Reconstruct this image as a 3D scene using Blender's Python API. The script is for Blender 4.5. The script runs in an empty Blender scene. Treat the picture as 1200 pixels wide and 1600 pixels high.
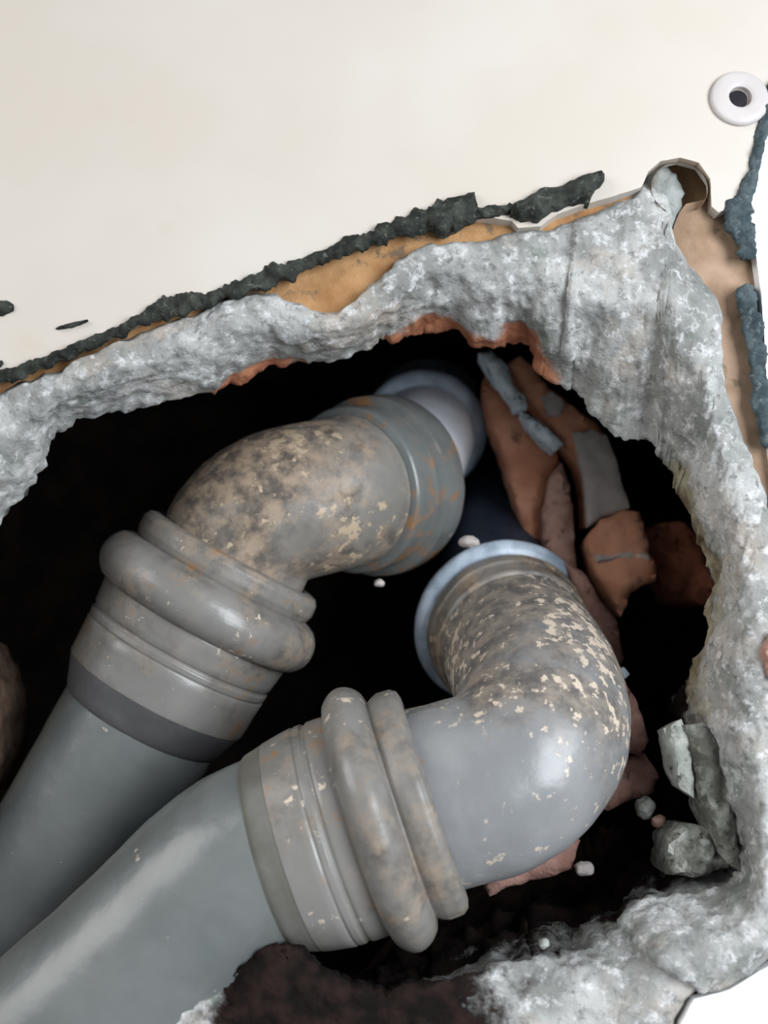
import bpy, bmesh, math, random
from mathutils import Vector, Matrix, noise
from mathutils.geometry import delaunay_2d_cdt

random.seed(7)
S = bpy.context.scene
COL = S.collection

# ------------------------------------------------------------------ camera
F = 1700.0                                   # focal length in pixels of the 1200x1600 frame
PITCH = math.radians(11.5)                   # looking slightly up at the wall (wall face is the plane y = 0)
CAM = Vector((0.0, -0.2793, 1.0))
AX = Vector((0, math.cos(PITCH), math.sin(PITCH)))
UP = Vector((0, -math.sin(PITCH), math.cos(PITCH)))
RT = Vector((1, 0, 0))
cd = bpy.data.cameras.new('camera')
cd.sensor_fit = 'VERTICAL'; cd.sensor_height = 36.0; cd.sensor_width = 27.0
cd.lens = F / 1600 * 36.0
cd.clip_start = 0.005; cd.clip_end = 50
cd.dof.use_dof = True; cd.dof.focus_distance = 0.295; cd.dof.aperture_fstop = 9.0
cam = bpy.data.objects.new('camera', cd); COL.objects.link(cam)
cam.location = CAM; cam.rotation_euler = (math.pi/2 + PITCH, 0, 0)
S.camera = cam

# ------------------------------------------------------------------ light
W = bpy.data.worlds.new('world'); S.world = W; W.use_nodes = True
bg = W.node_tree.nodes['Background']
bg.inputs[0].default_value = (0.93, 0.97, 1.0, 1); bg.inputs[1].default_value = 0.38

def area(name, loc, target, sx, sy, power, col):
    l = bpy.data.lights.new(name, 'AREA'); l.shape = 'RECTANGLE'; l.size = sx; l.size_y = sy
    l.energy = power; l.color = col
    o = bpy.data.objects.new(name, l); COL.objects.link(o); o.location = loc
    o.rotation_euler = (Vector(target) - Vector(loc)).to_track_quat('-Z', 'Y').to_euler()
    return o
area('window_light', (-1.10, -0.62, 1.62), (0.0, 0, 1.0), 0.9, 0.8, 11.5, (1.0, 0.985, 0.96))
area('right_fill_light', (0.42, -0.50, 1.05), (0.08, 0, 1.0), 0.34, 0.5, 7.4, (0.90, 0.95, 1.0))  # added cool fill, no doorway known; brightens the right panel and stub

S.view_settings.view_transform = 'Standard'; S.view_settings.look = 'None'
S.view_settings.gamma = 1.0; S.view_settings.use_curve_mapping = False
S.view_settings.exposure = 0.0

# ------------------------------------------------------------------ helpers
def ray(px, py): return AX + RT*((px-600)/F) + UP*((800-py)/F)
def P(px, py, y):                            # the point at wall depth y seen at a photo pixel
    r = ray(px, py); return CAM + r*((y-CAM.y)/r.y)
def D(px, py, d): return CAM + ray(px, py)*d  # the point at distance d along the optical axis

def link(name, me, mat=None, parent=None, smooth=True):
    o = bpy.data.objects.new(name, me); COL.objects.link(o)
    if mat:
        for m in (mat if isinstance(mat, (list, tuple)) else [mat]): me.materials.append(m)
    if smooth and len(me.polygons): me.polygons.foreach_set('use_smooth', [True]*len(me.polygons))
    if parent: o.parent = parent
    return o
def tag(o, label, cat, group=None):
    o['label'] = label; o['category'] = cat
    if group: o['group'] = group
    return o
def thing(name, label, cat, loc, group=None):
    o = bpy.data.objects.new(name, None); COL.objects.link(o); o.location = loc; o.empty_display_size = 0.01
    return tag(o, label, cat, group)
def adopt(o, parent):                        # parent while keeping world coordinates in the mesh
    o.parent = parent; o.matrix_parent_inverse = Matrix.Translation(-Vector(parent.location)); return o
def mesh(verts, faces, name='m'):
    me = bpy.data.meshes.new(name); me.from_pydata([tuple(v) for v in verts], [], faces); me.update(); return me
def fix_normals(me):
    b = bmesh.new(); b.from_mesh(me); bmesh.ops.recalc_face_normals(b, faces=b.faces); b.to_mesh(me); b.free()
def fr(p, sc, oct=4): return noise.fractal(p*sc, 0.9, 2.0, oct)

# ------------------------------------------------------------------ materials
class NT:
    def __init__(s, name):
        s.m = bpy.data.materials.new(name); s.m.use_nodes = True; s.t = s.m.node_tree
        s.b = s.t.nodes['Principled BSDF']
        g = s.t.nodes.new('ShaderNodeNewGeometry'); s.pos = g.outputs['Position']
    def lk(s, a, b): s.t.links.new(a, b)
    def noise(s, scale, detail=4, rough=.55, vec=None, dist=0):
        n = s.t.nodes.new('ShaderNodeTexNoise'); n.inputs['Scale'].default_value = scale
        n.inputs['Detail'].default_value = detail; n.inputs['Roughness'].default_value = rough
        n.inputs['Distortion'].default_value = dist
        s.lk(vec or s.pos, n.inputs['Vector']); return n.outputs['Fac']
    def ramp(s, fac, a, b):                  # a..b -> 0..1
        r = s.t.nodes.new('ShaderNodeMapRange'); r.interpolation_type = 'SMOOTHSTEP'
        r.inputs['From Min'].default_value = a; r.inputs['From Max'].default_value = b
        s.lk(fac, r.inputs['Value']); return r.outputs['Result']
    def mix(s, fac, a, b):
        n = s.t.nodes.new('ShaderNodeMix'); n.data_type = 'RGBA'
        if isinstance(fac, float): n.inputs[0].default_value = fac
        else: s.lk(fac, n.inputs[0])
        for v, i in ((a, 6), (b, 7)):
            if isinstance(v, tuple): n.inputs[i].default_value = (*v, 1)
            else: s.lk(v, n.inputs[i])
        return n.outputs[2]
    def math(s, op, a, b):
        n = s.t.nodes.new('ShaderNodeMath'); n.operation = op
        for v, i in ((a, 0), (b, 1)):
            if isinstance(v, (int, float)): n.inputs[i].default_value = v
            else: s.lk(v, n.inputs[i])
        return n.outputs[0]
    def attr(s, name):
        a = s.t.nodes.new('ShaderNodeAttribute'); a.attribute_name = name; return a.outputs['Fac']
    def bump(s, h, strength=.4, dist=.001):
        n = s.t.nodes.new('ShaderNodeBump'); n.inputs['Strength'].default_value = strength
        n.inputs['Distance'].default_value = dist; s.lk(h, n.inputs['Height'])
        s.lk(n.outputs[0], s.b.inputs['Normal'])
    def fin(s, col, rough=.6, spec=.4):
        if isinstance(col, tuple): s.b.inputs['Base Color'].default_value = (*col, 1)
        else: s.lk(col, s.b.inputs['Base Color'])
        if isinstance(rough, float): s.b.inputs['Roughness'].default_value = rough
        else: s.lk(rough, s.b.inputs['Roughness'])
        s.b.inputs['Specular IOR Level'].default_value = spec
        return s.m

def mat_panel(name, a, b):
    t = NT(name)
    c = t.mix(t.ramp(t.noise(14, 3), .35, .7), a, b)
    c = t.mix(t.math('MULTIPLY', t.ramp(t.noise(45, 5), .62, .75), .18), c, (.45, .38, .28))
    t.bump(t.noise(350, 2), .05, .0005)
    return t.fin(c, .42, .35)
def mat_mortar():
    t = NT('mortar')
    c = t.mix(t.ramp(t.noise(55, 5), .35, .68), (.20, .205, .195), (.42, .42, .41))
    c = t.mix(t.math('MULTIPLY', t.ramp(t.noise(38, 4, .6), .52, .70), .65), c, (.40, .34, .29))
    c = t.mix(t.math('MULTIPLY', t.ramp(t.noise(80, 4, .6), .56, .70), .7), c, (.135, .165, .14))
    c = t.mix(t.math('MULTIPLY', t.ramp(t.noise(270, 6, .7), .50, .66), .62), c, (.66, .66, .67))
    c = t.mix(t.math('MULTIPLY', t.ramp(t.noise(330, 6, .72), .52, .68), .8), c, (.13, .13, .125))
    edge = t.math('ADD', t.attr('clay'), t.math('MULTIPLY', t.math('SUBTRACT', t.noise(70, 4), .5), .9))
    c = t.mix(t.ramp(edge, .45, .65), c, t.mix(t.ramp(t.noise(160, 4), .35, .65), (.27, .10, .06), (.40, .17, .09)))
    ol = t.math('ADD', t.attr('olive'), t.math('MULTIPLY', t.math('SUBTRACT', t.noise(60, 4), .5), .9))
    c = t.mix(t.ramp(ol, .4, .7), c, t.mix(t.ramp(t.noise(120, 4), .35, .65), (.115, .09, .052), (.30, .27, .19)))
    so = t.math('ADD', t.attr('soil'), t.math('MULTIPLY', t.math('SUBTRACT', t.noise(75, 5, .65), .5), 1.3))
    c = t.mix(t.ramp(so, .38, .66), c, t.mix(t.ramp(t.noise(150, 5), .35, .7), (.005, .0033, .003), (.022, .012, .010)))  # near-black soil colour also carries the shade at the bottom of the hole
    h = t.math('ADD', t.noise(260, 6, .65), t.math('MULTIPLY', t.noise(800, 3), .4))
    t.bump(h, .55, .0014)
    return t.fin(c, .92, .15)
def mat_simple(name, a, b, scale, rough=.85, bump=.6, c3=None, spec=.2, bscale=300):
    t = NT(name)
    c = t.mix(t.ramp(t.noise(scale, 5, .6), .36, .66), a, b)
    if c3: c = t.mix(t.ramp(t.noise(scale*2.3, 5, .65), .56, .68), c, c3)
    t.bump(t.noise(bscale, 5, .65), bump, .0012)
    return t.fin(c, rough, spec)
def mat_pipe(name, base, base2, dirt, fleck, dust, fcol=(.50, .42, .34), fscale=300):
    t = NT(name)
    c = t.mix(t.ramp(t.noise(38, 4), .35, .65), base, base2)
    d = t.math('ADD', t.attr('dirt'), t.math('MULTIPLY', t.math('SUBTRACT', t.noise(60, 5, .65), .5), 1.5))
    f1 = t.math('MULTIPLY', t.ramp(d, .30, .85), dirt)
    c = t.mix(f1, c, t.mix(t.ramp(t.noise(170, 5, .65), .36, .66), (.055, .042, .034), dust))
    o = t.math('MULTIPLY', t.ramp(t.math('ADD', t.noise(85, 5, .7), t.math('MULTIPLY', t.attr('rust'), .3)), .66, .80), .8)
    c = t.mix(o, c, (.27, .12, .03))
    k = t.ramp(t.math('ADD', t.math('ADD', t.math('MULTIPLY', t.noise(fscale, 4, .6), .62), t.math('MULTIPLY', t.noise(42, 3), .38)), t.math('MULTIPLY', t.attr('dirt'), .045)), fleck-.045, fleck)
    c = t.mix(k, c, fcol)
    t.bump(t.math('ADD', t.noise(240, 4), t.math('MULTIPLY', k, .6)), .18, .0008)
    r = t.t.nodes.new('ShaderNodeMapRange'); r.inputs['To Min'].default_value = .28; r.inputs['To Max'].default_value = .75
    t.lk(f1, r.inputs['Value'])
    return t.fin(c, r.outputs['Result'], .45)

M_PANEL = mat_panel('cream_panel', (.51, .46, .405), (.535, .495, .455)); M_PANEL_LIT = mat_panel('lit_white_panel', (.84, .86, .88), (.86, .87, .88)); M_MORTAR = mat_mortar()  # right and lower panels lightened to stand for stronger light there
M_PIPE_A = mat_pipe('grey_pipe_plastic', (.112, .122, .120), (.142, .152, .148), .40, .71, (.17, .14, .11))
M_SOCK = mat_pipe('grey_socket_plastic', (.165, .160, .152), (.205, .198, .186), .75, .685, (.27, .20, .135))
M_BEND_A = mat_pipe('dirty_grey_bend_plastic', (.155, .150, .138), (.205, .192, .175), .85, .650, (.30, .22, .15), (.38, .30, .21), 260)
M_BEND_B = mat_pipe('clean_grey_bend_plastic', (.185, .190, .195), (.235, .238, .243), .72, .630, (.25, .20, .15))
M_BAND = mat_simple('dark_grey_socket_end', (.075, .073, .075), (.10, .098, .10), 60, .6, .15)
M_BAND_B = mat_simple('olive_grey_socket_end', (.115, .112, .095), (.15, .148, .135), 60, .6, .15)
M_STUB = mat_simple('pale_stub_plastic', (.70, .72, .80), (.86, .87, .93), 60, .35, .15, spec=.5)
M_RUB = mat_simple('blue_grey_ring_plastic', (.25, .31, .38), (.50, .58, .68), 70, .35, .15, spec=.5)
M_NAVY = mat_simple('dark_blue_pipe_plastic', (.025, .035, .055), (.045, .06, .09), 50, .4, .15)
M_GLUE = mat_simple('black_adhesive', (.012, .014, .012), (.045, .05, .043), 220, .7, .9, (.09, .095, .08), bscale=500)
M_GLUEB = mat_simple('weathered_black_adhesive', (.03, .045, .052), (.075, .10, .11), 200, .7, .8, (.13, .15, .15), bscale=500)
M_BOARD = mat_simple('orange_brown_clay', (.27, .135, .055), (.42, .24, .11), 70, .85, .4, (.16, .11, .07))
M_BOARDR = mat_simple('tan_clay', (.22, .145, .09), (.38, .26, .185), 45, .85, .3, (.16, .125, .085))
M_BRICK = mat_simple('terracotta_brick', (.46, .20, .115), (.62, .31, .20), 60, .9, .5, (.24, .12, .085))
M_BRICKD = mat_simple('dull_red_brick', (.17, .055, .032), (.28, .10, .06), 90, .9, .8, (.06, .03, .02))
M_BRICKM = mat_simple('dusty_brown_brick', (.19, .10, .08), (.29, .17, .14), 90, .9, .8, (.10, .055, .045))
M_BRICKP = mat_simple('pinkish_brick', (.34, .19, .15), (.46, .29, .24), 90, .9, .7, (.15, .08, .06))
M_COAT = mat_simple('grey_mortar_smear', (.36, .32, .31), (.47, .43, .41), 80, .9, .4)
M_GROUT = mat_simple('blue_grey_mortar', (.42, .50, .54), (.66, .75, .80), 150, .85, .8, (.10, .12, .13))
M_CHUNK = mat_simple('pale_crumbled_mortar', (.24, .25, .225), (.44, .45, .42), 140, .9, .9, (.07, .07, .06))
M_CRUMB = mat_simple('dirty_crumbled_mortar', (.10, .10, .085), (.33, .33, .30), 130, .92, 1.0, (.045, .04, .035))
M_RUBBLE = mat_simple('brown_rubble', (.06, .035, .025), (.15, .10, .07), 110, .95, .9, (.04, .025, .02))
M_NOTCH = mat_simple('greenish_grey_mortar', (.20, .215, .205), (.31, .325, .315), 90, .9, .7, (.13, .145, .135))
M_HOLE = mat_simple('brown_drilled_clay', (.20, .13, .075), (.38, .25, .14), 90, .85, .4)
M_SOIL_SHADE = mat_simple('shaded_soil', (.010, .008, .007), (.028, .020, .016), 60, .95, .9)
M_PLUG = mat_simple('off_white_plastic', (.46, .43, .42), (.52, .485, .475), 60, .4, .05)
M_BORE_SHADE = mat_simple('bore_shade', (.012, .010, .014), (.03, .026, .03), 100, .7, .1)

# ------------------------------------------------------------------ flat or broken pieces cut out along an outline
def densify(poly, step, jit=0.0, smooth=False):
    out = []
    n = len(poly)
    for i in range(n):
        a, b = poly[i], poly[(i+1) % n]
        L = math.hypot(b[0]-a[0], b[1]-a[1]); k = max(1, int(L/step))
        for j in range(k):
            t = j/k; out.append([a[0]+(b[0]-a[0])*t, a[1]+(b[1]-a[1])*t])
    if jit:
        for p in out:
            p[0] += jit*noise.noise(Vector((p[0]*.05, p[1]*.05, 3.1))) + jit*.6*noise.noise(Vector((p[0]*.16, p[1]*.16, 8.1)))
            p[1] += jit*noise.noise(Vector((p[0]*.05, p[1]*.05, 17.7))) + jit*.6*noise.noise(Vector((p[0]*.16, p[1]*.16, 1.4)))
    return out
def slab(name, poly, y, th, mat, parent=None, step=14, jit=3.0, amp=.0012, rnd=.0018, rw=10, gx=0, gy=0, grid=None, taper=0.0, smooth=True):
    """a piece with a real front, sides and back; outline in photo pixels taken at wall depth y; gx, gy tilt its face (m per px)"""
    o = densify(poly, step, jit); n = len(o)
    cx = sum(p[0] for p in o)/n; cy = sum(p[1] for p in o)/n
    pts = [Vector(p) for p in o]
    g = grid or step
    xs = [p[0] for p in o]; ys = [p[1] for p in o]
    if grid != 0:
        x = min(xs)+g*.5
        while x < max(xs):
            yy = min(ys)+g*.5
            while yy < max(ys):
                q = (x+random.uniform(-.3, .3)*g, yy+random.uniform(-.3, .3)*g)
                ins = False
                j = n-1
                for i in range(n):
                    if (o[i][1] > q[1]) != (o[j][1] > q[1]) and q[0] < (o[j][0]-o[i][0])*(q[1]-o[i][1])/(o[j][1]-o[i][1])+o[i][0]: ins = not ins
                    j = i
                if ins and min((q[0]-p[0])**2+(q[1]-p[1])**2 for p in o) > (g*.45)**2: pts.append(Vector(q))
                yy += g
            x += g
    vs, es, fs, _, _, _ = delaunay_2d_cdt(pts, [(i, (i+1) % n) for i in range(n)], [list(range(n))], 1, 1e-4)
    verts = []
    for v in vs:
        dm = math.sqrt(min((v[0]-p[0])**2+(v[1]-p[1])**2 for p in o))
        yy = y + gx*(v[0]-cx) + gy*(v[1]-cy) + rnd*math.exp(-dm/rw*1.6)
        w = P(v[0], v[1], yy)
        if amp: w.y += amp*(fr(w, 130, 4)*1.0 + .5*fr(w+Vector((3, 1, 7)), 420, 3))
        verts.append(w)
    nv = len(verts)
    ec = {}
    for f in fs:
        for i in range(len(f)):
            a, b = f[i], f[(i+1) % len(f)]
            ec.setdefault((min(a, b), max(a, b)), []).append((a, b))
    rim = [k[0] for k in ec.values() if len(k) == 1]
    cw = P(cx, cy, y)
    faces = [list(f) for f in fs]
    back = {}
    for v in range(nv):
        w = verts[v].copy(); q = cw + (w-cw)*(1-taper)
        back[v] = nv+v; verts.append(Vector((q.x, verts[v].y + th, q.z)))
    for f in fs: faces.append([back[i] for i in reversed(f)])
    for a, b in rim: faces.append([b, a, back[a], back[b]])
    me = mesh(verts, faces, name); fix_normals(me)
    ob = link(name, me, mat, None, smooth)
    if smooth:
        try: me.set_sharp_from_angle(angle=math.radians(50))
        except Exception: pass
    if parent: adopt(ob, parent)
    return ob

# ------------------------------------------------------------------ swept and turned pieces
def catmull(p0, p1, p2, p3, t):
    return 0.5*((2*p1)+(p2-p0)*t+(2*p0-5*p1+4*p2-p3)*t*t+(3*p1-p0-3*p2+p3)*t*t*t)
def spline(pts, n):
    out = []
    P_ = [pts[0]*2-pts[1]] + list(pts) + [pts[-1]*2-pts[-2]]
    for i in range(1, len(P_)-2):
        for j in range(n): out.append(catmull(P_[i-1], P_[i], P_[i+1], P_[i+2], j/n))
    out.append(pts[-1].copy()); return out
def sweep(name, ctr, rad, mat, parent, seg=72, wob=.0003, dirt=None, rust=None, shell=True, axis=None):
    n = len(ctr); ring = []
    tans = [(ctr[min(i+1, n-1)]-ctr[max(i-1, 0)]).normalized() for i in range(n)]
    if axis: tans = [axis]*n
    u = tans[0].orthogonal().normalized(); verts = []; faces = []; dd = []; rr = []
    for i in range(n):
        u = (u - tans[i]*u.dot(tans[i])).normalized(); v = tans[i].cross(u)
        for k in range(seg):
            a = 2*math.pi*k/seg; dirv = u*math.cos(a)+v*math.sin(a)
            p = ctr[i]+dirv*rad[i]
            if wob: p = p + dirv*wob*fr(p, 90, 3)
            verts.append(p)
            dd.append(dirt(p, i/(n-1)) if callable(dirt) else (dirt or 0)); rr.append(rust or 0)
    for i in range(n-1):
        for k in range(seg):
            a = i*seg+k; b = i*seg+(k+1) % seg
            faces.append((a, b, b+seg, a+seg))
    if shell:                                 # wall thickness: inner skin and the two end rims
        off = len(verts); th = .0022
        for i in range(n):
            for k in range(seg):
                verts.append(ctr[i]+(verts[i*seg+k]-ctr[i])*max(.3, (rad[i]-th)/rad[i])); dd.append(0); rr.append(0)
        for i in range(n-1):
            for k in range(seg):
                a = off+i*seg+k; b = off+i*seg+(k+1) % seg
                faces.append((a, a+seg, b+seg, b))
        for i in (0, n-1):
            for k in range(seg):
                a = i*seg+k; b = i*seg+(k+1) % seg
                faces.append((a, off+a, off+b, b))
    me = mesh(verts, faces, name); fix_normals(me)
    for nm, arr in (('dirt', dd), ('rust', rr)):
        at = me.attributes.new(nm, 'FLOAT', 'POINT'); at.data.foreach_set('value', arr)
    ob = link(name, me, mat)
    me.set_sharp_from_angle(angle=math.radians(55))
    adopt(ob, parent); return ob
def turned(name, a, ax, prof, mat, parent, sub=4, dirt=None, rust=None, seg=72, shell=True, wob=.0003):
    """profile of (s, r) along an axis, corners kept but softened"""
    ctr = []; rad = []
    for i in range(len(prof)-1):
        (s0, r0), (s1, r1) = prof[i], prof[i+1]
        for j in range(sub): t = j/sub; ctr.append(a+ax*(s0+(s1-s0)*t)); rad.append(r0+(r1-r0)*t)
    ctr.append(a+ax*prof[-1][0]); rad.append(prof[-1][1])
    # guard against zero-length steps
    for i in range(1, len(ctr)):
        if (ctr[i]-ctr[i-1]).length < 1e-6: ctr[i] = ctr[i]+ax*2e-5
    return sweep(name, ctr, rad, mat, parent, seg=seg, dirt=dirt, rust=rust, shell=shell, wob=wob, axis=ax)
def torus_prof(s0, w, rbase, h, n=10):       # a rounded bead on a tube
    return [(s0+w*i/n, rbase+h*math.sin(math.pi*i/n)**.55) for i in range(n+1)]

# ------------------------------------------------------------------ the mortar surround
# outer px, outer py | lip px, lip py | lip depth | (inner dx, dy) | inner depth | soil with shade on face, soil with shade inside, clay at lip, olive at lip
K = [
 (-100,650, -30,850, .020, -60,-20,.05, 0,.9,0,0),
 (0,612, 40,772, .020, -50,-40,.05, 0,.9,0,0),
 (60,590, 75,700, .020, -40,-50,.05, 0,.9,0,0),
 (110,575, 105,665, .020, -30,-60,.05, 0,.9,0,0),
 (200,528, 185,640, .020, 0,-60,.05, 0,.9,.0,0),
 (300,490, 280,630, .020, 0,-60,.05, 0,.9,.1,0),
 (365,462, 345,615, .022, 0,-60,.05, 0,.9,.7,0),
 (435,462, 425,573, .022, 0,-60,.05, 0,.9,.75,0),
 (520,490, 540,565, .024, 0,-60,.05, 0,.9,.1,0),
 (588,440, 590,537, .026, 0,-50,.06, 0,.5,.6,0),
 (640,392, 650,523, .028, 0,-50,.06, 0,.4,.85,0),
 (700,378, 705,520, .028, 0,-50,.06, 0,.4,.8,0),
 (760,374, 765,545, .028, 0,-50,.06, 0,.5,.7,0),
 (806,362, 820,540, .028, 10,-50,.06, 0,.4,.9,0),
 (868,354, 850,590, .028, 30,-40,.06, 0,.4,.85,0),
 (930,330, 900,608, .028, 40,-30,.06, 0,.5,.3,0),
 (985,303, 945,662, .028, 50,-20,.06, 0,.6,.1,0),
 (1018,285, 985,690, .028, 40,-40,.06, 0,.7,.0,.0),
 (1040,300, 1005,692, .028, 40,-40,.06, 0,.7,.1,.1),
 (1052,345, 1020,695, .028, 50,-20,.06, 0,.7,.3,.3),
 (1058,385, 1030,712, .028, 60,0,.06, 0,.7,.4,.4),
 (1090,430, 1045,740, .028, 60,0,.06, 0,.7,.4,.6),
 (1128,490, 1060,775, .028, 60,0,.06, 0,.7,.2,.7),
 (1130,560, 1075,810, .028, 60,0,.06, 0,.7,.1,.75),
 (1142,625, 1090,845, .028, 60,0,.06, 0,.7,.0,.75),
 (1165,690, 1105,885, .028, 60,0,.06, 0,.7,.0,.75),
 (1185,745, 1110,930, .028, 60,0,.06, 0,.8,.0,.7),
 (1205,800, 1105,1000, .026, 60,0,.06, 0,.8,.0,.75),
 (1230,900, 1082,1040, .024, 40,0,.06, 0,.8,.0,.8),
 (1240,1050, 1078,1100, .022, -20,0,.06, 0,.75,.0,.7),
 (1235,1150, 1095,1180, .020, -60,-20,.06, 0,.75,.0,.5),
 (1230,1250, 1135,1260, .018, -90,-20,.06, 0,.8,.0,.4),
 (1225,1350, 1160,1330, .016, -110,-40,.06, 0,.8,.0,.4),
 (1215,1430, 1150,1372, .014, -110,-60,.07, 0,.85,.0,.5),
 (1200,1500, 1090,1392, .012, -90,-90,.08, 0,.9,.0,.5),
 (1135,1548, 1010,1405, .012, -60,-120,.10, 0,1,.0,.4),
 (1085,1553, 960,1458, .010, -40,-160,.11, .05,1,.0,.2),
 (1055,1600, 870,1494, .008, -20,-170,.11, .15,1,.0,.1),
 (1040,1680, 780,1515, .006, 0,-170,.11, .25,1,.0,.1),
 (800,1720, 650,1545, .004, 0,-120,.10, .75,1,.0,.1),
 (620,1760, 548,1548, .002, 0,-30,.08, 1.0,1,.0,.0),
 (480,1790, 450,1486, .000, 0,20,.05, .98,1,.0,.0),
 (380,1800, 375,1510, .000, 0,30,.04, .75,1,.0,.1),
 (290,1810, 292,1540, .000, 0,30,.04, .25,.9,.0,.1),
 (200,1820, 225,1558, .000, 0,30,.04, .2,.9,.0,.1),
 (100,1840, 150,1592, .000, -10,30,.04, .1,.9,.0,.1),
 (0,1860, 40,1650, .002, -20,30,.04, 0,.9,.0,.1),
 (-260,1900, -200,1800, .004, -30,20,.04, 0,.9,.0,0),
 (-530,1750, -450,1700, .010, -60,0,.05, 0,.9,.0,0),
 (-550,1500, -460,1480, .012, -60,0,.05, 0,.9,.0,0),
 (-545,1230, -450,1230, .012, -60,0,.05, 0,.9,.0,0),
 (-500,1010, -400,1020, .014, -40,-30,.05, 0,.9,.0,0),
 (-320,860, -220,900, .016, -30,-40,.05, 0,.9,.0,0),
 (-190,740, -100,870, .018, -40,-40,.05, 0,.9,.0,0),
]
def mortar():
    sub = 15; n = len(K); rowsT = [0, 0, .03] + [.03+.97*q/40 for q in range(1, 41)]
    deepT = [.05, .10, .16, .22, .29, .36, .43, .5, .58, .65, .73, .82, .91, 1.0]
    verts = []; soil = []; clay = []; olive = []
    NU = n*sub
    for i in range(n):
        k0, k1, k2, k3 = (K[(i+j) % n] for j in (-1, 0, 1, 2))
        for j in range(sub):
            t = j/sub
            v = [catmull(a, b, c, d, t) for a, b, c, d in zip(k0, k1, k2, k3)]
            jx = 9*noise.noise(Vector((v[2]*.03, v[3]*.03, 1.0))) + 6*noise.noise(Vector((v[2]*.09, v[3]*.09, 4.0)))
            jy = 9*noise.noise(Vector((v[2]*.03, v[3]*.03, 9.0))) + 6*noise.noise(Vector((v[2]*.09, v[3]*.09, 6.0)))
            ox = v[0]+6*noise.noise(Vector((v[0]*.05, v[1]*.05, 5.0))); oy = v[1]+6*noise.noise(Vector((v[0]*.05, v[1]*.05, 2.0)))
            lx, ly = v[2]+jx, v[3]+jy
            col = []
            for r, T in enumerate(rowsT):
                if r == 0: y = .010
                elif r == 1: y = .0046
                else:
                    y = .0012 + (v[4]-.0012)*(T**1.9) - (.004 if v[0] < 900 else .0065)*math.sin(math.pi*min(1, T*1.05))*(1 if v[4] > .01 else .3)
                w = P(ox+(v[2]-ox)*T+jx*T**4, oy+(v[3]-oy)*T+jy*T**4, y)
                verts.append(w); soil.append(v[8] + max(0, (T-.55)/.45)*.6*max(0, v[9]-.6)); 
                clay.append(v[10]*max(0, (T-.68)/.32)**.7); olive.append(v[11]*max(0, (T-.45)/.55))
            for T in deepT:
                y = v[4]+(v[7]-v[4])*T
                w = P(lx+v[5]*T**1.3, ly+v[6]*T**1.15, y)
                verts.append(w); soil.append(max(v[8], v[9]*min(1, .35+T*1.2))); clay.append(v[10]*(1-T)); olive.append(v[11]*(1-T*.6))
    R = len(rowsT)+len(deepT)
    faces = []
    for i in range(NU):
        b = ((i+1) % NU)*R; a = i*R
        for r in range(R-1): faces.append((a+r, a+r+1, b+r+1, b+r))
    me = mesh(verts, faces, 'mortar'); fix_normals(me)
    # the normals must look at the viewer: check one near the top
    nr = [v.normal.copy() for v in me.vertices]
    s = 1 if nr[(5*sub)*R+18].y < 0 else -1
    if s < 0: me.flip_normals(); nr = [v.normal.copy() for v in me.vertices]
    for i, v in enumerate(me.vertices):
        r = i % R
        if r < 1: continue
        p = v.co.copy(); amp = .3 if r < 3 else 1.0
        h = .0021*fr(p, 45, 4) + .0010*fr(p+Vector((5, 2, 1)), 150, 4) + .0004*noise.noise(p*430) + .0003*noise.noise(p*800)
        if soil[i] > .5: h *= 1.8
        v.co = p + nr[i]*h*amp
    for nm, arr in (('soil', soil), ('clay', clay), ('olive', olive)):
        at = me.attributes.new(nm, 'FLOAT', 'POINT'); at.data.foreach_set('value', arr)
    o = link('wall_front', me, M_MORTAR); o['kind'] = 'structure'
    o['label'] = 'rough grey mortar surround of the broken hole'
    return o
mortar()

# the hollow behind: deep, rough, its shade also put into a near-black colour
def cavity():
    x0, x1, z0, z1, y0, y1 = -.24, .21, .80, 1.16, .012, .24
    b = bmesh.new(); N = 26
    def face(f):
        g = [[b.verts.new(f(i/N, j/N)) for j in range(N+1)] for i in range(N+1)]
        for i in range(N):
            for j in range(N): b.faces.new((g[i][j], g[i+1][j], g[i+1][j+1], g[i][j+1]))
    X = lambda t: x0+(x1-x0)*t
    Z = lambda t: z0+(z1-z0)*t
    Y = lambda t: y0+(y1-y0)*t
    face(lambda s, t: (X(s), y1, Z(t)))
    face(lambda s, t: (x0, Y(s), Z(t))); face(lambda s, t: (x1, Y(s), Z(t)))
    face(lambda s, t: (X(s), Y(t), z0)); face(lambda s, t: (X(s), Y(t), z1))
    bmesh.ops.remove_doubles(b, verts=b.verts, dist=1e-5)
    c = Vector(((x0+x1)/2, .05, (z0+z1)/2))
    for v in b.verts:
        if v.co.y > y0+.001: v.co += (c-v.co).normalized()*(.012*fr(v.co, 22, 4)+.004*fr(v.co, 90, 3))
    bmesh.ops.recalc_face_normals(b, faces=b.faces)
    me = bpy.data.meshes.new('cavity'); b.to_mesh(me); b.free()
    o = link('wall_back', me, M_SOIL_SHADE); o['kind'] = 'structure'; o['label'] = 'dark hollow inside the wall'
cavity()

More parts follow.
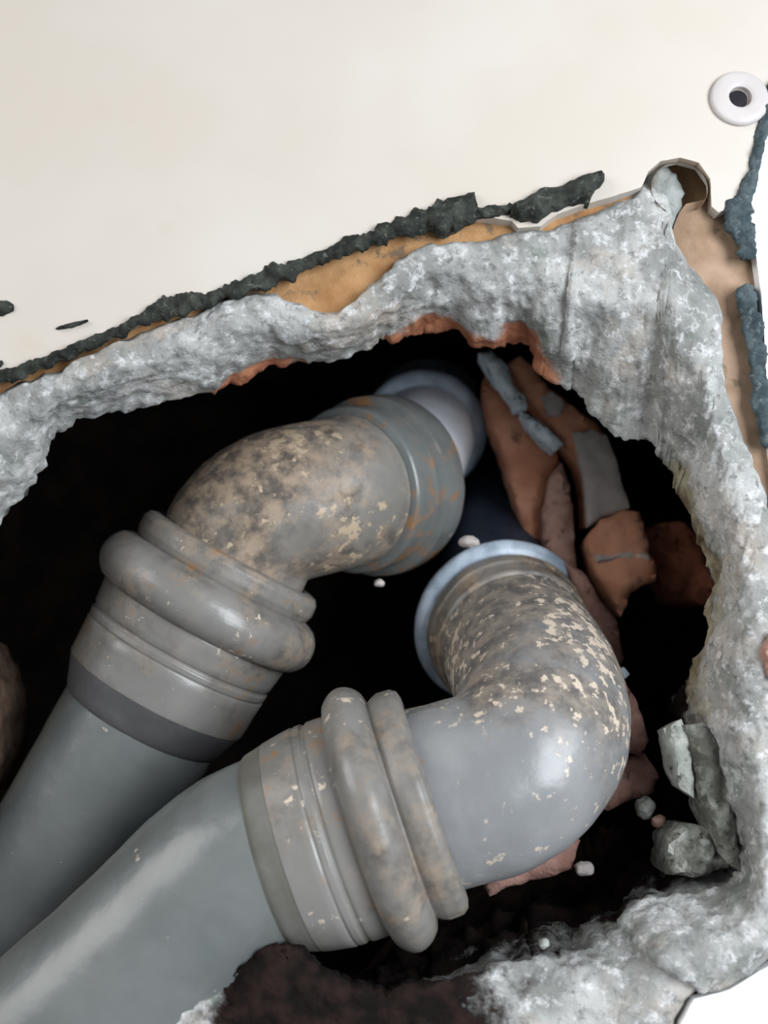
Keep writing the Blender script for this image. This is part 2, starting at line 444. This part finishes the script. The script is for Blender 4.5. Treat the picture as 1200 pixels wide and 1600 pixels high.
# ------------------------------------------------------------------ white panels round the opening
top_edge = [(-420,745),(0,588),(60,568),(120,543),(180,518),(240,488),(300,470),(400,440),(500,402),(560,378),(640,345),(700,335),(760,338),(800,345),(810,356),(845,353),(870,335),(905,322),(960,306),(1003,292),(1013,268),(1032,252),(1062,246),(1092,254),(1110,280),(1112,322),(1122,332),(1146,322)]
o = slab('wall_panel', top_edge+[(1160,300),(1172,250),(1192,170),(1228,60),(1330,-260),(1330,-700),(-1300,-700),(-1300,1080)], 0, .004, M_PANEL, step=9, jit=.7, amp=0, rnd=.0003, rw=4, grid=0, smooth=False)
tag(o, 'large cream white wall panel above the hole, with a drilled notch at its lower right corner', 'panel')
o = slab('wall_panel', [(1345,-700),(1345,-260),(1243,60),(1207,170),(1184,250),(1172,330),(1182,404),(1187,440),(1193,500),(1200,640),(1213,760),(1235,900),(1243,1100),(1235,1400),(1214,1498),(2300,1300),(2300,-700)], 0, .004, M_PANEL_LIT, step=9, jit=1.5, amp=0, rnd=.0003, rw=4, grid=0, smooth=False)
tag(o, 'white wall panel, light put into its colour, at the right edge beyond the black seam', 'panel')
o = slab('wall_panel', [(1214,1502),(1170,1528),(1140,1547),(1085,1562),(1064,1600),(1050,1650),(1040,1690),(800,1735),(620,1770),(300,1818),(0,1868),(-265,1912),(-540,1758),(-562,1495),(-557,1225),(-512,1000),(-328,848),(-195,725),(-110,655),(-420,750),(-1300,1085),(-1300,2600),(2300,2600),(2300,1305)], 0, .004, M_PANEL_LIT, step=9, jit=1.5, amp=0, rnd=.0003, rw=4, grid=0, smooth=False)
tag(o, 'white wall panel under the lower right corner of the mortar', 'panel')

def band(up, dn, du, dd_):
    return [(x, y-du) for x, y in up] + [(x, y+dd_) for x, y in reversed(dn)]
up = [(-120,640),(0,590),(120,545),(240,490),(400,440),(560,378),(640,345),(760,335),(905,320),(1000,292)]
dn = [(-120,660),(0,610),(110,573),(200,538),(300,503),(370,482),(440,502),(530,487),(585,447),(640,415),(700,400),(760,380),(875,352),(930,328),(1000,308)]
o = slab('trim_1', band(up, dn, 18, 14), .0042, .006, M_BOARD, step=16, jit=4, amp=.0006, rnd=.0004); o['kind'] = 'structure'; o['label'] = 'orange brown clay strip under the top panel edge'
o = slab('trim_2', [(1054,348),(1072,318),(1102,312),(1120,330),(1146,318),(1160,392),(1182,404),(1186,450),(1198,500),(1206,640),(1225,760),(1255,900),(1262,1100),(1250,1500),(1215,1500),(1215,1000),(1180,800),(1140,730),(1115,640),(1105,520),(1070,460),(1040,415),(1048,380)], .0042, .006, M_BOARDR, step=16, jit=3, amp=.0006, rnd=.0004); o['kind'] = 'structure'; o['label'] = 'tan clay strip between mortar and black seam on the right'

# drilled corner recess: a turned half wall with a back, seen under the notch
def recess():
    c = (1062, 294); verts = []; faces = []; n = 40; ys = [.0003, .003, .006, .009, .011]
    for k in range(n+1):
        a = math.radians(-60+300*k/n)
        for y in ys:
            p = P(c[0], c[1], y); e = P(c[0]+48, c[1], y)-p
            verts.append(p + Vector((math.cos(a)*.0079, 0, math.sin(a)*.0079)))
    R = len(ys)
    for k in range(n):
        for r in range(R-1): faces.append((k*R+r, k*R+r+1, (k+1)*R+r+1, (k+1)*R+r))
    cb = len(verts); verts.append(P(c[0], c[1], .011))
    for k in range(n): faces.append((k*R+R-1, cb, (k+1)*R+R-1))
    faces.append((n*R+R-1, cb, R-1))
    me = mesh(verts, faces); fix_normals(me)
    o = link('trim_3', me, M_HOLE); o['kind'] = 'structure'; o['label'] = 'brown drilled recess at the corner notch'
recess()
o = slab('mortar_lump', [(978,318),(1000,294),(1012,270),(1032,258),(1056,272),(1068,302),(1064,335),(1050,366),(1036,388),(1010,372),(990,345)], .0022, .010, M_NOTCH, step=8, jit=4, amp=.0013, rnd=.004, rw=16)
tag(o, 'greenish grey mortar lump filling the left half of the drilled notch', 'mortar')

# ------------------------------------------------------------------ black adhesive left on the edges
def ribbon(name, path, h, mat, label, jit=.35, y=0.0):
    pts = [Vector((a, b, c)) for a, b, c in path]; sp = spline(pts, 14)
    verts = []; faces = []; m = 9; n = len(sp)
    for i, p in enumerate(sp):
        t = (sp[min(i+1, n-1)]-sp[max(i-1, 0)]); nx, ny = -t.y, t.x; L = math.hypot(nx, ny); nx /= L; ny /= L
        w = p.z
        wl = w*(1+jit*2*noise.noise(Vector((p.x*.05, p.y*.05, 2))) + jit*noise.noise(Vector((p.x*.17, p.y*.17, 5))))
        wr = w*(1+jit*2*noise.noise(Vector((p.x*.05, p.y*.05, 12))) + jit*noise.noise(Vector((p.x*.17, p.y*.17, 15))))
        e = 1.0 if 0 < i < n-1 else .25
        for k in range(m):
            u = -1+2*k/(m-1); o_ = (wr if u > 0 else wl)*u*e
            q = P(p.x+nx*o_, p.y+ny*o_, y)
            hh = h*(1-u*u)**.5 if abs(u) < 1 else 0
            hh *= .75+.9*noise.noise(q*260)+.5*noise.noise(q*700)
            verts.append(Vector((q.x, y-max(.0001, hh)+(.0002 if abs(u) == 1 else 0), q.z)))
        verts.append(P(p.x+nx*wr*.7*e, p.y+ny*wr*.7*e, y+.0045)); verts.append(P(p.x-nx*wl*.7*e, p.y-ny*wl*.7*e, y+.0045))
    M = m+2
    for i in range(n-1):
        for k in range(M): faces.append((i*M+k, i*M+(k+1) % M, (i+1)*M+(k+1) % M, (i+1)*M+k))
    faces.append(list(range(M))); faces.append([(n-1)*M+k for k in reversed(range(M))])
    me = mesh(verts, faces); fix_normals(me)
    return tag(link(name, me, mat), label, 'adhesive')
ribbon('adhesive_strip', [(-80,620,10),(0,591,12),(60,571,10),(120,546,9),(180,520,9),(235,493,11),(260,483,17),(300,473,16),(330,466,10),(370,452,12),(430,430,15),(500,404,12),(560,380,14),(600,364,15),(650,346,20),(690,340,22),(740,336,13),(800,326,8)], .0022, M_GLUE, 'long black strip of old adhesive along the top panel edge')
o = slab('adhesive_lump', [(664,350),(670,326),(700,310),(725,306),(741,299),(747,320),(738,342),(715,352),(690,366)], -.0034, .0034, M_GLUE, step=7, jit=5, amp=.0016, rnd=.002, rw=8)
tag(o, 'ragged black adhesive lump near the middle of the top edge', 'adhesive')
o = slab('adhesive_lump', [(796,334),(802,316),(828,306),(848,292),(880,286),(912,276),(940,266),(945,280),(928,300),(921,317),(892,318),(862,330),(842,343),(812,341)], -.0034, .0036, M_GLUE, step=7, jit=5, amp=.0016, rnd=.002, rw=8)
tag(o, 'ragged black adhesive lump at the right end of the top edge, ending in a point', 'adhesive')
ribbon('adhesive_strip', [(1345,-300,8),(1236,50,9),(1201,165,10),(1188,215,10),(1178,265,9),(1166,300,13),(1155,328,23),(1160,362,21),(1168,388,17),(1171,406,12)], .0018, M_GLUEB, 'dark seam strip running up to the corner beside the white plug', .22)
ribbon('adhesive_strip', [(1164,446,12),(1170,480,18),(1178,525,16),(1186,580,14),(1190,640,13),(1197,700,8)], .0018, M_GLUEB, 'dark blue-grey adhesive strip at the right edge below the orange gap', .22)
def dab(path, label): ribbon('adhesive_dab', path, .0009, M_GLUE, label, .2)
dab([(-22,482,9),(-8,482,13),(8,481,11),(22,480,5)], 'black adhesive dab on the white panel at the left edge')
dab([(88,514,1.5),(105,510,3.5),(122,506,3.5),(138,501,1.5)], 'thin grey smear on the white panel above the strip')
dab([(-14,572,4),(-4,569,6),(5,566,3)], 'tiny dark dab just above the strip at the left edge')

# ------------------------------------------------------------------ screw plug
def plug():
    c = P(1155, 155, 0); t = thing('wall_plug', 'round off-white screw plug with a dark bore on the upper right panel', 'plug', c)
    ax = Vector((0, -1, 0)); R = P(1201, 155, 0).x-c.x; r = P(1172, 155, 0).x-c.x
    turned('flange', c, ax, [(-.001, R), (.0006, R), (.0012, R*.94), (.0015, R*.8), (.0015, r*1.3), (.0012, r*1.05), (-.001, r)], M_PLUG, t, sub=3, seg=48, shell=False, wob=0)
    b = bmesh.new(); bmesh.ops.create_cone(b, cap_ends=True, segments=32, radius1=r*.985, radius2=r*.85, depth=.0012)  # near-black disc stands in for the shade inside the screw hole
    me = bpy.data.meshes.new('bore'); b.to_mesh(me); b.free()
    me.transform(Matrix.Translation(c+Vector((-.0004, .0003, 0))) @ Matrix.Rotation(math.pi/2, 4, 'X'))
    adopt(link('bore', me, M_BORE_SHADE, None, False), t)
plug()

# ------------------------------------------------------------------ the pipes
def px_len(a, b): return (b-a).length
def drain_pipe(label, mouth, tail, path_tail, S_, rad, mat, sock, dirt, bandm):
    """socketed pipe; mouth at the upper right; S_ = distances of lip, bulge, groove, line, end, chamfer end from the mouth"""
    ax = (tail-mouth).normalized()
    t = thing('drain_pipe', label, 'pipe', mouth)
    rl, rb, rg, rs, re, rp = rad
    s1, s2, s3, s4, s5 = S_
    turned('mouth_rim', mouth, ax, [(-.0042, rl*.90), (-.0036, rl*.965), (-.002, rl*1.0), (.0016, rl*1.005), (.0034, rl*.985), (.0046, rl*.96)], sock, t, dirt=.5, rust=.28)
    w = (s2-s1)*1.72
    turned('seal_housing', mouth, ax, [(.0040, rl*.955)]+torus_prof(.0048, s2-.0048, rg, rb-rg, 14), sock, t, sub=3, dirt=.5, rust=.2)
    g = .0005
    turned('socket', mouth, ax, [(s2-.002, rg*.985), (s2+.0008, rg), (s3-.0012, rs), (s3-.0006, rs-g), (s3+.0001, rs-g), (s3+.0007, rs), (s3+.0022, rs*.998), (s3+.0028, rs-g*.8), (s3+.0034, rs*.997), (s4-.0006, re), (s4, re*.995)], sock, t, dirt=.42, rust=.25)
    turned('socket_end', mouth, ax, [(s4-.0004, re*.992), (s4+.0006, re*.985), (s5-.0006, rp*1.035), (s5+.0006, rp*1.0)], bandm, t, dirt=.35)
    ctr = spline([mouth+ax*(s5-.004)] + path_tail, 10)
    sweep('pipe_body', ctr, [rp]*len(ctr), mat, t, dirt=dirt or .25)
    return t, ax

mA = D(357, 884, .3395); eA = D(222, 1124, .3365)
axA = (eA-mA).normalized(); LA = (eA-mA).length
k = LA/283.0
pA, _ = drain_pipe('upper grey drain pipe with a ringed socket, running to the left edge', mA, eA,
    [eA, eA+axA*.03, eA+axA*.07, eA+axA*.13], (65*k, 105*k*1.0, 152*k, 233*k, 283*k), (.0303, .0366, .0312, .0303, .0294, .0250), M_PIPE_A, M_SOCK, .22, M_BAND)
mB = D(654, 1252, .2865); eB = D(412, 1336, .2855)
axB = (eB-mB).normalized(); LB = (eB-mB).length
k = LB/256.0
pB, _ = drain_pipe('lower grey drain pipe with a ringed socket, nearest the viewer', mB, eB,
    [D(412,1336,.2855), D(370,1361,.2847), D(310,1414,.2832), D(230,1495,.2805), D(110,1605,.277), D(-60,1760,.272)], (55*k, 102*k, 137*k, 206*k, 242*k), (.0300, .0349, .0290, .0289, .0275, .0250), M_PIPE_A, M_SOCK, .25, M_BAND_B)

def elbow(label, path, r, mat, collar, cmat, dirt):
    p = [D(*q) for q in path]
    t = thing('pipe_elbow', label, 'elbow', p[0])
    c = spline(p, 12)
    sweep('bend', c, [r]*len(c), mat, t, dirt=dirt)
    ax = (p[-1]-p[-2]).normalized()
    return t, p[-1], ax
# upper elbow
def dA(p, t): return .42 + .55*max(0, 1-abs(t-.42)/.45)*(1 if p.z > D(500, 800, .33).z else .55)
tA, endA, axa = elbow('upper dirt-stained grey pipe elbow with a wide collar', [(322,945,.3385),(357,884,.3395),(385,832,.339),(430,796,.339),(496,778,.342),(550,766,.350),(597,757,.364)], .0242, M_BEND_A, None, None, dA)
turned('collar', endA, axa, [(-.020, .0246), (-.0195, .0262), (-.0186, .0268), (-.0085, .0272), (-.0078, .0285), (-.0070, .0298), (-.0010, .0301), (.0036, .0297), (.0046, .0290), (.0050, .0265)], M_PIPE_A, tA, dirt=.45, rust=.5)
# lower elbow
def dB(p, t): return .12 + .8*max(0, (t-.40)/.35) + .5*max(0, 1-abs(p.z-D(700, 1090, .29).z)/.012)*(1 if t < .6 else 0)
tB, endB, axb = elbow('lower grey pipe elbow speckled with pale mortar', [(604,1269,.2867),(654,1252,.2868),(715,1238,.2868),(775,1218,.287),(822,1180,.2895),(846,1128,.298),(838,1070,.314),(815,1022,.334),(790,985,.352)], .0240, M_BEND_B, None, None, dB)
turned('collar', endB, axb, [(-.013, .0242), (-.0125, .0250), (-.0060, .0254), (-.0052, .0260), (-.001, .0262), (0, .0246), (.0016, .0246)], M_BEND_A, tB, dirt=.6)
turned('seal_ring', endB, axb, torus_prof(.0010, .0075, .0256, .0036, 12), M_RUB, tB)

# stub pipes that vanish into the hollow
def stub(label, path, r, mat):
    p = [D(*q) for q in path]; t = thing('stub_pipe', label, 'pipe', p[0]); c = spline(p, 12)
    sweep('pipe_body', c, [r]*len(c), mat, t); return t, p
tS, p = stub('pale blue-grey pipe stub with a ringed sleeve rising behind the upper collar', [(592,758,.363),(628,736,.376),(650,708,.388),(662,680,.402),(667,655,.430),(668,635,.47)], .0186, M_STUB)
c = D(662,674,.406); axs = (D(668,655,.430)-D(660,690,.398)).normalized()
turned('seal_ring', c, axs, torus_prof(-.004, .0075, .0200, .0034, 12), M_RUB, tS)
turned('sleeve', c, axs, [(.002, .0205), (.004, .0216), (.036, .0216), (.037, .0205)], M_RUB, tS)
tS2, p = stub('dark blue pipe stub behind the lower elbow', [(790,985,.352),(782,905,.385),(768,830,.425),(758,770,.470),(752,730,.52)], .0212, M_NAVY)

# ------------------------------------------------------------------ broken brick and mortar in the hollow
def frag(name, label, cat, poly, y, th, mat, **kw):
    kw = {**dict(step=9, jit=3, amp=.0011, rnd=.0022, rw=9, taper=.06), **kw}
    return tag(slab(name, poly, y, th, mat, **kw), label, cat)
def part(name, poly, y, th, mat, parent, **kw):
    kw = {**dict(step=8, jit=2.5, amp=.0006, rnd=.001, rw=6), **kw}
    o = slab(name, poly, y, th, mat, **kw); o.parent = parent; return o
frag('brick_shard', 'pointed orange brick shard beside the pale pipe stub', 'brick', [(752,600),(764,582),(800,612),(832,658),(870,703),(873,720),(856,746),(850,790),(848,850),(852,880),(826,850),(806,785),(788,720),(764,655)], .088, .014, M_BRICK)
b = frag('brick_shard', 'long curved brick piece with a grey mortar smear on its lower half', 'brick', [(806,596),(792,570),(812,556),(840,582),(858,606),(900,640),(935,662),(955,700),(966,742),(984,792),(940,808),(918,824),(915,772),(904,722),(880,690),(848,652),(822,622)], .080, .014, M_BRICK)
part('mortar_smear', [(893,676),(922,672),(948,682),(962,716),(970,752),(984,793),(940,808),(919,823),(915,772),(905,718)], .0782, .003, M_COAT, b)
part('mortar_smear', [(845,620),(862,612),(882,628),(876,650),(856,648)], .0785, .002, M_COAT, b)
frag('mortar_seam', 'upper blue-grey mortar ridge squeezed between two bricks', 'mortar', [(748,553),(768,547),(794,570),(802,600),(823,622),(822,640),(806,642),(794,616),(772,590)], .074, .008, M_GROUT, step=6)
frag('mortar_seam', 'lower blue-grey mortar ridge squeezed between two bricks', 'mortar', [(812,645),(834,652),(868,678),(880,694),(868,706),(842,684)], .076, .008, M_GROUT, step=6)
frag('brick_shard', 'narrow rough brownish brick splinter right of the orange shard', 'brick', [(858,742),(876,722),(890,760),(896,812),(897,868),(905,905),(880,905),(862,885),(850,850),(848,800)], .080, .012, M_BRICKP, amp=.002)
b = frag('brick_shard', 'squarish pink brick piece crossed by a thin mortar line', 'brick', [(918,836),(938,812),(974,796),(1000,800),(1010,835),(1013,864),(1028,886),(1024,906),(986,926),(970,962),(952,935),(934,900),(921,870)], .076, .016, M_BRICK)
part('mortar_line', [(928,868),(960,864),(985,862),(1012,868),(1012,875),(985,873),(958,876),(932,879)], .0752, .002, M_COAT, b)
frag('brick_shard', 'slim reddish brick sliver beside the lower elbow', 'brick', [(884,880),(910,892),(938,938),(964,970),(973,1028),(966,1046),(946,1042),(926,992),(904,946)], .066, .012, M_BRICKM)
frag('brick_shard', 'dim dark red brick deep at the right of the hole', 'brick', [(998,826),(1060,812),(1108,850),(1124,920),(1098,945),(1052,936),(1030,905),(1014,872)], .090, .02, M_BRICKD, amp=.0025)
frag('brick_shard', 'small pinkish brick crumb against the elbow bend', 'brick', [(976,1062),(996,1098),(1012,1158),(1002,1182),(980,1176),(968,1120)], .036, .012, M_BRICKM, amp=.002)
frag('brick_shard', 'pinkish grey rubble piece under the elbow bend', 'rubble', [(958,1190),(1008,1178),(1030,1214),(1022,1240),(990,1248),(950,1268),(930,1262)], .038, .015, M_BRICKM, amp=.002)
frag('brick_shard', 'flat brick piece lying under the lower elbow', 'brick', [(754,1388),(764,1352),(830,1334),(890,1306),(906,1312),(894,1356),(860,1370),(792,1386),(766,1402)], .040, .016, M_BRICKM)
frag('mortar_flake', 'pale upright mortar flake in the lower right corner of the hole', 'mortar', [(1038,1138),(1064,1124),(1076,1150),(1084,1200),(1084,1248),(1062,1232),(1048,1202)], .012, .008, M_CHUNK, amp=.0016)
frag('mortar_flake', 'tall crumbling mortar flake against the right side of the hole', 'mortar', [(1072,1132),(1100,1128),(1126,1180),(1146,1240),(1158,1300),(1158,1360),(1138,1352),(1112,1302),(1096,1258),(1086,1190)], .010, .012, M_CRUMB, amp=.0026)
frag('mortar_lump', 'greyish mortar lump at the bottom right inner corner', 'mortar', [(1040,1310),(1062,1286),(1098,1290),(1128,1332),(1142,1356),(1092,1372),(1040,1366)], .014, .016, M_CRUMB, amp=.0046)

frag('rubble_lump', 'dim brown rubble lump at the left edge beside the upper pipe', 'rubble', [(-90,985),(-38,990),(-18,1035),(-4,1100),(-6,1180),(-22,1230),(-40,1250),(-90,1240),(-100,1100)], .058, .03, M_RUBBLE, amp=.003, rnd=.006, rw=20)

def pebble(px, py, y, r, mat, label, cat='stone'):
    b = bmesh.new(); bmesh.ops.create_icosphere(b, subdivisions=3, radius=1)
    c = P(px, py, y); R = r*(y-CAM.y)/F
    q = Vector((random.uniform(.85, 1.2), random.uniform(.8, 1.1), random.uniform(.75, 1)))
    for v in b.verts:
        d = v.co.copy(); v.co = Vector((d.x*q.x, d.y*q.y, d.z*q.z))*R*(1+.28*fr(d+c*90, 1.1, 3))+c
    me = bpy.data.meshes.new('pebble'); b.to_mesh(me); b.free()
    return tag(link('pebble', me, mat), label, cat)
pebble(912, 1357, .040, 14, M_COAT, 'small pale pebble on the dark soil below the elbow')
pebble(1008, 1262, .034, 15, M_CHUNK, 'grey pebble between the rubble and the corner lump')
pebble(1030, 1284, .030, 11, M_BRICKP, 'brownish pebble just above the corner lump')
pebble(972, 1052, .048, 9, M_GROUT, 'bluish crumb at the lower tip of the brick sliver')
pebble(732, 846, .052, 13, M_COAT, 'pale mortar crumb wedged behind the lower elbow ring')
pebble(850, 1474, .010, 8, M_CHUNK, 'tiny pale crumb on the lower mortar edge')

pebble(592, 911, .062, 7, M_COAT, 'tiny pale crumb hanging under the upper elbow')
frag('brick_shard', 'small reddish brick bit set in the mortar at the right edge', 'brick', [(1190,1012),(1206,988),(1240,1000),(1240,1068),(1204,1062),(1192,1040)], -.0065, .012, M_BRICKP)
